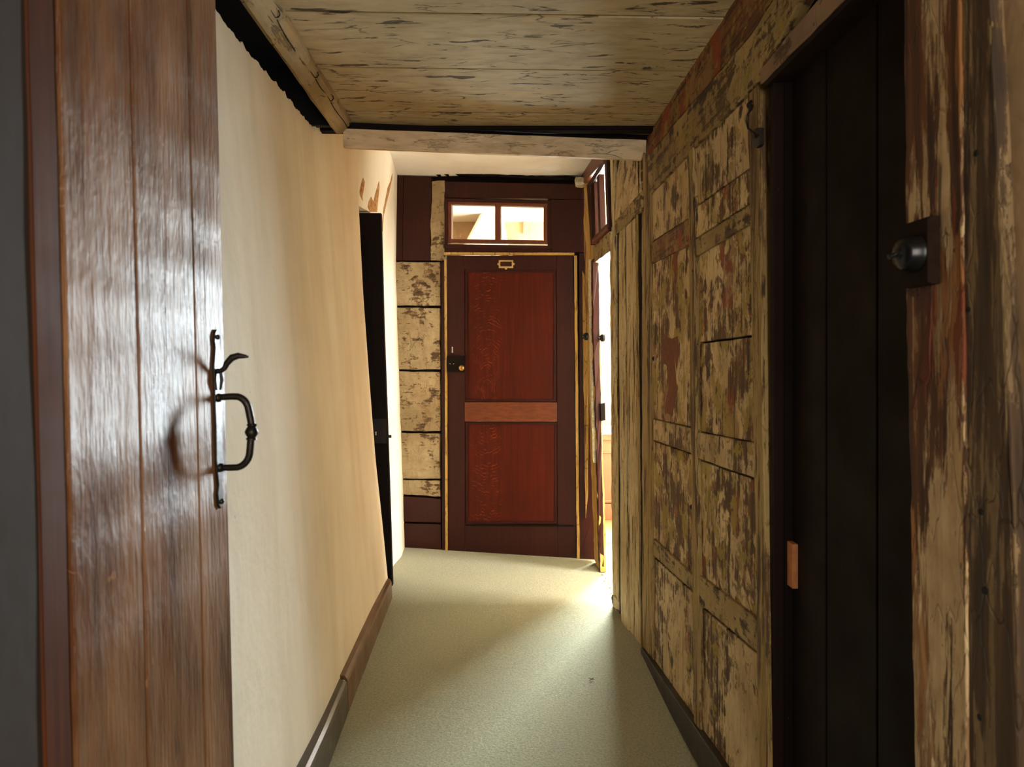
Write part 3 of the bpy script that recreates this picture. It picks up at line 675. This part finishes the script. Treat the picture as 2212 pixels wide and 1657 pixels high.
# left column: panels and rails
LC = [('panel', m_panel_c, [(1404, 421), (1488, 336), (1492, 468), (1406, 523)]),
      ('rail', m_frieze, [(1407, 525), (1492, 470), (1493, 527), (1408, 569)]),
      ('panel', m_panel_a, [(1408, 571), (1493, 528), (1499, 924), (1411, 904)]),
      ('rail', m_panel_c, [(1411, 906), (1499, 927), (1500, 982), (1411, 950)]),
      ('panel', m_panel_b, [(1411, 953), (1500, 984), (1501, 1244), (1411, 1160)]),
      ('rail', m_rail, [(1411, 1164), (1501, 1248), (1501, 1281), (1411, 1199)]),
      ('panel', m_panel_c, [(1411, 1203), (1501, 1285), (1502, 1600), (1412, 1440)])]
RCc = [('panel', m_panel_c, [(1496, 325), (1618, 200), (1626, 358), (1499, 448)]),
      ('rail', m_panel_b, [(1499, 451), (1626, 361), (1628, 432), (1502, 514)]),
      ('rail', m_rail, [(1502, 518), (1628, 436), (1629, 476), (1504, 553)]),
      ('panel', m_panel_b, [(1504, 557), (1629, 480), (1635, 722), (1505, 740)]),
      ('panel', m_panel_a, [(1505, 744), (1635, 727), (1640, 957), (1507, 931)]),
      ('rail', m_panel_c, [(1507, 934), (1640, 960), (1641, 1037), (1508, 990)]),
      ('panel', m_panel_b, [(1508, 994), (1641, 1041), (1645, 1340), (1509, 1237)]),
      ('rail', m_rail, [(1509, 1242), (1645, 1345), (1647, 1418), (1509, 1302)]),
      ('panel', m_panel_c, [(1509, 1307), (1647, 1423), (1660, 1760), (1509, 1600)])]
for i, (n_, m_, p) in enumerate(LC+RCc): rp(n_, p, 0.003 if n_ == 'rail' else -0.006, 0.02, m_, 0.001, 10+i, bevel=0.002)
m_rustp = plain('rust_red_bare_patch', lin(126, 66, 28), 0.8, 0, 0.3, lin(92, 46, 20), 55)
rp('rust_patch', [(1430, 745), (1436, 728), (1452, 732), (1464, 726), (1467, 760), (1462, 800), (1464, 840), (1456, 870), (1452, 900), (1440, 892), (1432, 905), (1434, 870), (1444, 840), (1440, 790), (1428, 780)], -0.0050, 0.004, m_rustp, 0.004, 77, bevel=0, label='tall rust red bare patch')
# frieze above panels
rp('frieze_board', [(1397, 297), (1592, -10), (1700, -180), (1706, -60), (1625, 70), (1500, 215), (1398, 338)], 0.002, 0.03, m_frieze, 0.002, 30)
rp('rail', [(1398, 340), (1500, 217), (1625, 72), (1706, -58), (1760, -70), (1640, 176), (1500, 318), (1404, 418)], 0.005, 0.03, m_rail, 0.002, 31)
rp('lintel_board', [(1641, 150), (1800, -40), (1900, -130), (1880, -60), (1642, 182)], 0.010, 0.03, peel('pink_grey_lintel_paint', lin(150, 122, 96), lin(136, 108, 84), lin(150, 120, 60), lin(110, 60, 30), lin(110, 80, 50), DK, 0.40, 0.66, 0.68, 8, 1.0, 33, grain='y'), 0.002, 32)
rp('lintel_edge', [(1642, 184), (1880, -58), (1960, -140), (1960, -120), (1650, 190)], 0.006, 0.05, m_darkdoor, 0.001, 33)
# corner post at the near end of the doorway boards
# right skirting
rp('baseboard', [(1384, 1398), (1575, 1680), (1700, 1860), (1700, 2010), (1384, 1426)], 0.016, 0.022, m_base_r, 0, bevel=0.003, parent=None, kind='structure', label='black brown skirting board under the peeling panelling', cat='skirting board').name = 'baseboard_right'
# iron hook on the right stile
hk = empty('hook', R(1624, 310, 0.585), label='black iron hook catch at the top of the panelling beside the dark doorway', cat='hook')
bm = B(); c = lambda x, y, o_=0.59: R(x, y, o_)
tube(bm, [c(1624, 228, 0.588), c(1623, 236, 0.578), c(1616, 245, 0.574), c(1613, 262, 0.574), c(1616, 278, 0.574), c(1624, 284, 0.574), c(1630, 288, 0.578), c(1632, 296, 0.584)], [0.0035, 0.003, 0.0025, 0.0025, 0.0025, 0.003, 0.003, 0.003], 10)
obj('hook_arm', bm, m_iron, hk, smooth=True)
bm = B(); lathe(bm, c(1624, 227, 0.592), (-1, 0, 0), [(0, 0.012), (0.003, 0.012), (0.008, 0.008), (0.012, 0.003)], 18); obj('hook_eye', bm, m_iron, hk, smooth=True)
bm = B(); prism(bm, rough([c(1626, 282, 0.585), c(1641, 276, 0.585), c(1641, 312, 0.585), c(1634, 320, 0.585), c(1624, 314, 0.585)], 0.002, 0.01), (0.01, 0, 0)); obj('catch_plate', bm, m_iron, hk)
# knob-like stain nails
for (x, y) in ((1412, 775), (1495, 1096), (1500, 585)):
    bm = B(); lathe(bm, R(x, y, 0.594), (-1, 0, 0), [(0, 0.009), (0.004, 0.008), (0.007, 0.003)], 12); obj('nail_head', bm, m_iron, wr, smooth=True)

# dark doorway on the right with a closed dark plank door
d5 = empty('door_3', (0.67, 1.28, 0), kind='structure', label='very dark plank door set back in the right hand doorway', cat='door')
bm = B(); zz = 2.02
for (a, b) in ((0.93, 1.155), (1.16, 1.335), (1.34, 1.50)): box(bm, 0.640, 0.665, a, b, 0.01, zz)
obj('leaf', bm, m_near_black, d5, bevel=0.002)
bm = B(); X_ = 0.63; a = R(1700, 1167, X_); b = R(1714, 1272, X_)
box(bm, 0.628, 0.640, b.y, a.y, b.z, a.z); obj('pine_batten', bm, m_pinewood, d5, bevel=0.001, label='small strip of bare pine')
bm = B(); box(bm, 0.60, 0.662, 1.495, 1.515, 0, 2.03); box(bm, 0.60, 0.668, 0.93, 1.515, 2.02, 2.04)
obj('frame', bm, m_darkdoor, d5, bevel=0.001)

# near right posts
def post(name, lab, pl, pr, X0, mat, th_, seed, d=None):
    bm = B(); q = [R(x, y, X0) for x, y in pl]+[R(x, y, X0) for x, y in pr[::-1]]
    prism(bm, rough(q, 0.0016, 0.025, seed), (th_, 0, 0)); o = obj(name, bm, mat, None, bevel=0.002, kind='structure', label=lab, cat='door post'); o.name = name; return o
post('trim_7', 'flaking brown and cream door post that carries the switch', [(1949, -260), (1952, 0), (1957, 600), (1966, 1100), (1976, 1657), (1990, 2600)], [(2066, -260), (2072, 0), (2078, 600), (2084, 1100), (2088, 1657), (2095, 2600)], 0.580, m_post_near, 0.09, 1)
post('trim_8', 'grey brown bare post with nail holes right of the flaking post', [(2073, -260), (2074, 0), (2080, 600), (2086, 1100), (2090, 1657), (2097, 2600)], [(2120, -300), (2138, 0), (2166, 600), (2190, 1100), (2200, 1657), (2215, 2600)], 0.584, m_post_dark, 0.09, 2)
bm = B(); grid(bm, lambda y, z: Vector((0.600+0.002*mnoise.noise(Vector((y*4, z*4, 3))), y, z)), fr(-1.4, 0.90, 20), fr(0, 2.2, 20))
thick(bm, (0.06, 0, 0))
o = obj('wall_right', bm, m_plaster_t, smooth=True, kind='structure', label='tan plaster wall at the right edge of the view', cat='wall')
for (x, y, r_) in ((2110, 331, 0.0045), (2093, 669, 0.004), (2121, 1106, 0.004), (2128, 1276, 0.008), (2117, 1550, 0.004), (2013, 905, 0.004)):
    bm = B(); lathe(bm, R(x, y, 0.5845), (-1, 0, 0), [(0, r_), (0.001, r_), (0.0014, r_*0.5)], 9); obj('nail_hole', bm, m_void, bpy.data.objects['trim_8'])
bm = B(); q = [R(x, y, 0.5785) for x, y in [(1958, 625), (2012, 612), (2012, 700), (2008, 800), (2000, 830), (1985, 815), (1975, 880), (1966, 890), (1964, 800)]]
prism(bm, rough(q, 0.003, 0.01, 5), (0.004, 0, 0)); obj('rust_patch', bm, m_rust_board, bpy.data.objects['trim_7'], label='bare rust red patch below the switch')
# rotary switch on wooden pattress
sw = empty('light_switch', (0.58, 0.925, 1.30), label='round black rotary light switch on a square dark wooden block', cat='light switch')
z0, z1 = 1.2+(779-618)/F*0.925, 1.2+(779-474)/F*0.925
bm = B(); o1 = [(0.898, z0), (0.958, z0), (0.958, z1), (0.898, z1)]
a_ = [Vector((0.580, y, z)) for y, z in o1]; c_ = Vector((0, 0.928, (z0+z1)/2))
f_ = [Vector((0.564, c_.y+(y-c_.y)*0.93, c_.z+(z-c_.z)*0.93)) for y, z in o1]
va = [bm.verts.new(p) for p in a_]; vm = [bm.verts.new(p+Vector((-0.011, 0, 0))) for p in a_]; vf = [bm.verts.new(p) for p in f_]
bm.faces.new(va); bm.faces.new(vf)
for A1, B1 in ((va, vm), (vm, vf)):
    for i in range(4): bm.faces.new([A1[i], A1[(i+1) % 4], B1[(i+1) % 4], B1[i]])
obj('mounting_block', bm, varnish('dark_switch_block', lin(30, 20, 14), lin(42, 28, 20), 0.8, grain='y', seed=40, coat=0, spec=0.1), sw, bevel=0.001)
sc_ = Vector((0.564, 0.925, 1.2+(779-548)/F*0.925))
bm = B(); lathe(bm, sc_, (-1, 0, 0), [(0, 0.0255), (0.003, 0.0255), (0.005, 0.0235), (0.016, 0.0225), (0.021, 0.020), (0.024, 0.015), (0.0255, 0.008), (0.026, 0.001)], 36); dm = obj('switch_cover', bm, m_bakelite, sw, smooth=True)
bm = B(); tube(bm, [sc_+Vector((-0.024, 0, 0)), sc_+Vector((-0.030, 0, -0.002)), sc_+Vector((-0.037, 0, -0.005))], [0.004, 0.0028, 0.0034], 12); obj('switch_lever', bm, m_iron, sw, smooth=True)
bm = B(); lathe(bm, sc_+Vector((-0.022, 0, 0)), (-1, 0, 0), [(0, 0.009), (0.004, 0.009), (0.006, 0.006)], 20); obj('switch_ring', bm, m_bakelite, sw, smooth=True)

# ================================================================ RIGHT WALL beyond the panelling: boards, doorway, transom
wr2 = empty('wall_right', (0.57, 3.1, 0), kind='structure', label='upright pale boards between the panelling and the bright doorway', cat='wall')
def vp(name, pts, th_, mat, amp=0.0015, seed=0, bevel=0.002, parent=wr2, **t):      # pts: (px, py, depth)
    bm = B(); q = [V(*p) for p in pts]
    if amp: q = rough(q, amp, 0.03, seed)
    prism(bm, q, (th_, 0, 0) if not isinstance(th_, tuple) else th_); return obj(name, bm, mat, parent, bevel=bevel, **t)
vp('backing', [(1384, 330, 2.93), (1385, 1412, 2.93), (1338, 1335, 3.25), (1333, 345, 3.25)], (0.03, 0.004, 0), m_near_black, 0)
vp('dark_strip', [(1378, 330, 2.86), (1386, 330, 2.84), (1392, 1412, 2.82), (1384, 1400, 2.88)], (0.02, 0, 0), m_near_black, 0.001)
vp('board', [(1352, 490, 3.06), (1372, 470, 2.90), (1382, 1392, 2.88), (1359, 1362, 3.05)], 0.02, m_pale_post, 0.0025, 41, 0.004)
vp('board', [(1336, 500, 3.24), (1349, 488, 3.10), (1356, 1366, 3.04), (1341, 1340, 3.16)], 0.02, m_pale_post, 0.0015, 42)
vp('board', [(1372, 466, 2.895), (1377, 462, 2.87), (1386, 1400, 2.86), (1383, 1396, 2.875)], 0.02, m_stile, 0.0015, 46)
vp('board', [(1335, 335, 3.25), (1385, 330, 2.82), (1386, 415, 2.82), (1328, 478, 3.25)], 0.02, m_panel_c, 0.001, 43, label='short beige panel under the ceiling with carved scars')
vp('rail', [(1327, 474, 3.28), (1386, 412, 2.80), (1386, 456, 2.80), (1330, 508, 3.28)], 0.03, m_rail, 0.002, 44, 0.005, label='sloping worn rail over the upright boards')
wp = vp('trim_9', [(1314, 340, 3.42), (1326, 340, 3.30), (1328, 520, 3.30), (1335, 900, 3.28), (1336, 1318, 3.27), (1323, 1310, 3.34), (1320, 900, 3.36), (1317, 520, 3.40)], 0.05, m_pale_post, 0.003, 45, 0.003, parent=None, kind='structure', label='pale stripped post at the near side of the bright doorway', cat='door post')
wp.name = 'trim_9'
bm = B(); prism(bm, rough([V(1322, 1285, 3.30), V(1330, 1290, 3.29), V(1343, 1306, 3.25), V(1341, 1320, 3.24), V(1330, 1316, 3.27), V(1323, 1306, 3.30)], 0.003, 0.01), (0.02, 0, 0)); obj('splintered_foot', bm, m_pale_post, wp)
# far jamb post (stripped) and red lining of the doorway
fj = vp('trim_10', [(1262, 398, 4.12), (1275, 392, 3.98), (1279, 530, 3.92), (1281, 700, 3.90), (1290, 1000, 3.88), (1297, 1236, 3.86), (1285, 1212, 4.06), (1276, 1000, 4.10), (1264, 700, 4.12)], 0.034, m_gold, 0.005, 51, 0.002, parent=None, kind='structure', label='ragged yellow post in the corner beside the bright doorway', cat='door post'); fj.name = 'trim_10'
vp('paint_strip', [(1270, 560, 4.0), (1276, 560, 3.96), (1278, 870, 3.93), (1281, 1000, 3.92), (1275, 870, 3.98)], 0.02, m_block_w, 0.0025, 55, parent=fj, label='strip of remaining white paint')
vp('lining', [(1280, 560, 3.88), (1293, 556, 3.88), (1295, 700, 3.88), (1300, 1000, 3.87), (1306, 1242, 3.86), (1297, 1238, 3.86), (1290, 1000, 3.87), (1281, 700, 3.88)], (0.0, 0.06, 0), m_red, 0.003, 52, parent=fj)
kp = vp('lock_keeper', [(1297, 872, 3.85), (1307, 870, 3.85), (1308, 908, 3.85), (1298, 910, 3.85)], (0, 0.03, 0), m_near_black, 0, parent=fj, label='dark box keeper of the missing door lock')
for (x, y, d) in ((1263, 727, 4.0), (1298.5, 730, 3.86)):
    bm = B(); lathe(bm, V(x, y, d), (-1, -0.25, 0), [(-0.016, 0.022), (-0.004, 0.022), (0.0, 0.019), (0.007, 0.012), (0.009, 0.005), (0.016, 0.004)], 24); obj('round_push', bm, m_bakelite, fj, smooth=True, label='small round black push')
for (x, y) in ((1279, 710), (1267, 500)):
    pass
# lintel between transom and doorway
vp('lintel', [(1280, 530, 3.92), (1318, 498, 3.38), (1318, 542, 3.38), (1281, 570, 3.92)], 0.06, m_rail, 0.002, 53, 0.004)
# side transom window
w2 = empty('window_2', V(1295, 500, 3.7), kind='structure', label='narrow red framed window high above the bright doorway', cat='window')
def TW(px, py):   # plane of the transom
    return onwall(px, py, (0.505, 4.02), (0.535, 3.42))
def tq(name, pts, th_, mat, **t):
    bm = B(); prism(bm, [TW(*p) for p in pts], (th_, 0, 0)); return obj(name, bm, mat, w2, bevel=0.002, **t)
tq('window_frame', [(1266, 402), (1306, 340), (1307, 352), (1275, 400)], 0.04, m_red)
tq('window_head', [(1256, 400), (1250, 360), (1312, 270), (1312, 338)], 0.06, m_redframe)
tq('window_frame', [(1267, 400), (1275, 400), (1279, 524), (1276, 530)], 0.04, m_red)
tq('window_frame', [(1278, 516), (1311, 482), (1313, 496), (1278, 528)], 0.04, m_redframe)
tq('window_frame', [(1305, 348), (1310, 341), (1316, 490), (1311, 496)], 0.04, m_red)
tq('sash', [(1275, 402), (1283, 392), (1286, 508), (1279, 518)], 0.03, m_red)
tq('glazing_bar', [(1289, 382), (1293, 376), (1297, 498), (1293, 502)], 0.03, m_red)
tq('pane', [(1278, 398), (1307, 352), (1311, 490), (1279, 520)], 0.002, m_glass)
vp('dark_strip', [(1308, 338, 3.44), (1316, 338, 3.38), (1320, 500, 3.36), (1314, 500, 3.42)], 0.02, m_near_black, 0)

# side room shell
bm = B()
box(bm, 0.62, 0.66, 1.6, 2.95, 0, 2.6) if False else None
box(bm, 0.70, 2.95, 1.50, 1.55, 0, 2.6)                      # near end
# long side wall with window hole y 2.6..3.4, z 0.9..2.1
box(bm, 2.75, 2.80, 1.5, 2.6, 0, 2.6); box(bm, 2.75, 2.80, 3.4, 5.3, 0, 2.6); box(bm, 2.75, 2.80, 2.6, 3.4, 0, 0.9); box(bm, 2.75, 2.80, 2.6, 3.4, 2.1, 2.6)
# far wall with window hole x 0.72..1.6, z 0.70..2.2
box(bm, 0.5, 0.62, 5.2, 5.25, 0, 2.6); box(bm, 1.6, 2.8, 5.2, 5.25, 0, 2.6); box(bm, 0.62, 1.6, 5.2, 5.25, 0, 0.66); box(bm, 0.62, 1.6, 5.2, 5.25, 2.2, 2.6)
box(bm, 0.54, 0.60, 4.14, 5.25, 0, 2.6)
box(bm, 0.665, 0.70, 1.5, 3.34, 0, 2.6)
obj('wall_side_room', bm, m_plaster_w, kind='structure', label='white walls of the bright room through the side doorway', cat='wall')
bm = B(); box(bm, 0.56, 2.8, 1.5, 5.25, 2.56, 2.6); obj('ceiling', bm, m_ceil_w, kind='structure', label='ceiling of the bright side room', cat='ceiling')
bm = B(); box(bm, 0.60, 0.64, 3.34, 4.2, 2.3, 2.6); box(bm, 0.6, 0.64, 2.8, 3.34, 0, 2.6); obj('wall_side_room', bm, m_plaster_w, kind='structure', label='wall over the bright side doorway', cat='wall')
w3 = empty('window_3', (1.1, 5.2, 0.66), kind='structure', label='glaring window of the room beyond the bright doorway', cat='window')
bm = B(); box(bm, 0.60, 1.62, 5.12, 5.22, 0.645, 0.672); obj('window_sill', bm, m_plaster_w, w3, bevel=0.004)
bm = B()
for (a, b, c1_, d_) in ((0.62, 1.6, 0.672, 0.70), (0.62, 1.6, 2.17, 2.2), (0.62, 0.65, 0.70, 2.17), (1.57, 1.6, 0.70, 2.17)): box(bm, a, b, 5.2, 5.24, c1_, d_)
obj('window_frame', bm, m_plaster_w, w3)
bm = B(); box(bm, 0.65, 1.57, 5.215, 5.219, 0.70, 2.17); obj('pane', bm, m_glass, w3)
dd = empty('trim', (1.1, 5.17, 0), kind='structure', label='brown panelled dado under the glaring window', cat='dado'); dd.name = 'trim_11'
bm = B(); box(bm, 0.60, 1.9, 5.16, 5.198, 0.10, 0.64); obj('panel', bm, m_dado, dd)
bm = B(); box(bm, 0.60, 1.9, 5.14, 5.198, 0.60, 0.645); box(bm, 0.60, 1.9, 5.148, 5.198, 0.50, 0.512); obj('rail', bm, m_dado, dd, bevel=0.004)
bm = B(); box(bm, 0.60, 1.9, 5.13, 5.198, 0.0, 0.12); box(bm, 0.60, 1.9, 5.135, 5.198, 0.13, 0.15); obj('skirting', bm, m_dado, dd, bevel=0.004)

# paint flakes fallen at the doorway
fl = None
for k, (x, y) in enumerate(((1303, 1243), (1309, 1250), (1314, 1262), (1306, 1256), (1318, 1270), (1311, 1240), (1321, 1282), (1299, 1235))):
    p = V(x, y, F*EYE/(y-CY))
    if fl is None:
        bm = B(); prism(bm, [Vector((-0.009, -0.004, 0)), Vector((0.004, -0.007, 0.001)), Vector((0.010, 0.003, 0.002)), Vector((-0.002, 0.007, 0))], (0, 0, 0.002)); fl = obj('paint_flake', bm, m_flake); c = fl
    else: c = fl.copy(); COL.objects.link(c)
    c.location = (p.x, p.y, 0.004); c.rotation_euler = (0.1*random.random(), 0.1, random.random()*6)
    s_ = random.uniform(0.7, 1.4); c.scale = (s_, s_, 1)
    tag(c, 'fallen paint flake on the carpet at the sill of the bright doorway', 'paint flake', 'paint flakes fallen at the doorway')
# small dead twig on carpet
p = V(1279, 1471, F*EYE/(1471-CY)); tw = B(); q = Vector((p.x, p.y, 0.006))
tube(tw, [q+Vector((-0.010, -0.008, 0)), q+Vector((0, 0, 0.002)), q+Vector((0.008, 0.012, 0))], [0.001, 0.0018, 0.0008], 8)
tube(tw, [q, q+Vector((-0.009, 0.008, 0.002)), q+Vector((-0.013, 0.006, 0))], [0.0014, 0.001, 0.0006], 8)
tube(tw, [q, q+Vector((0.010, -0.004, 0.002))], [0.0012, 0.0006], 8)
obj('twig', tw, plain('dark_twig', lin(60, 50, 36), 0.8), smooth=True, label='tiny dark broken twig lying alone on the carpet', cat='twig')
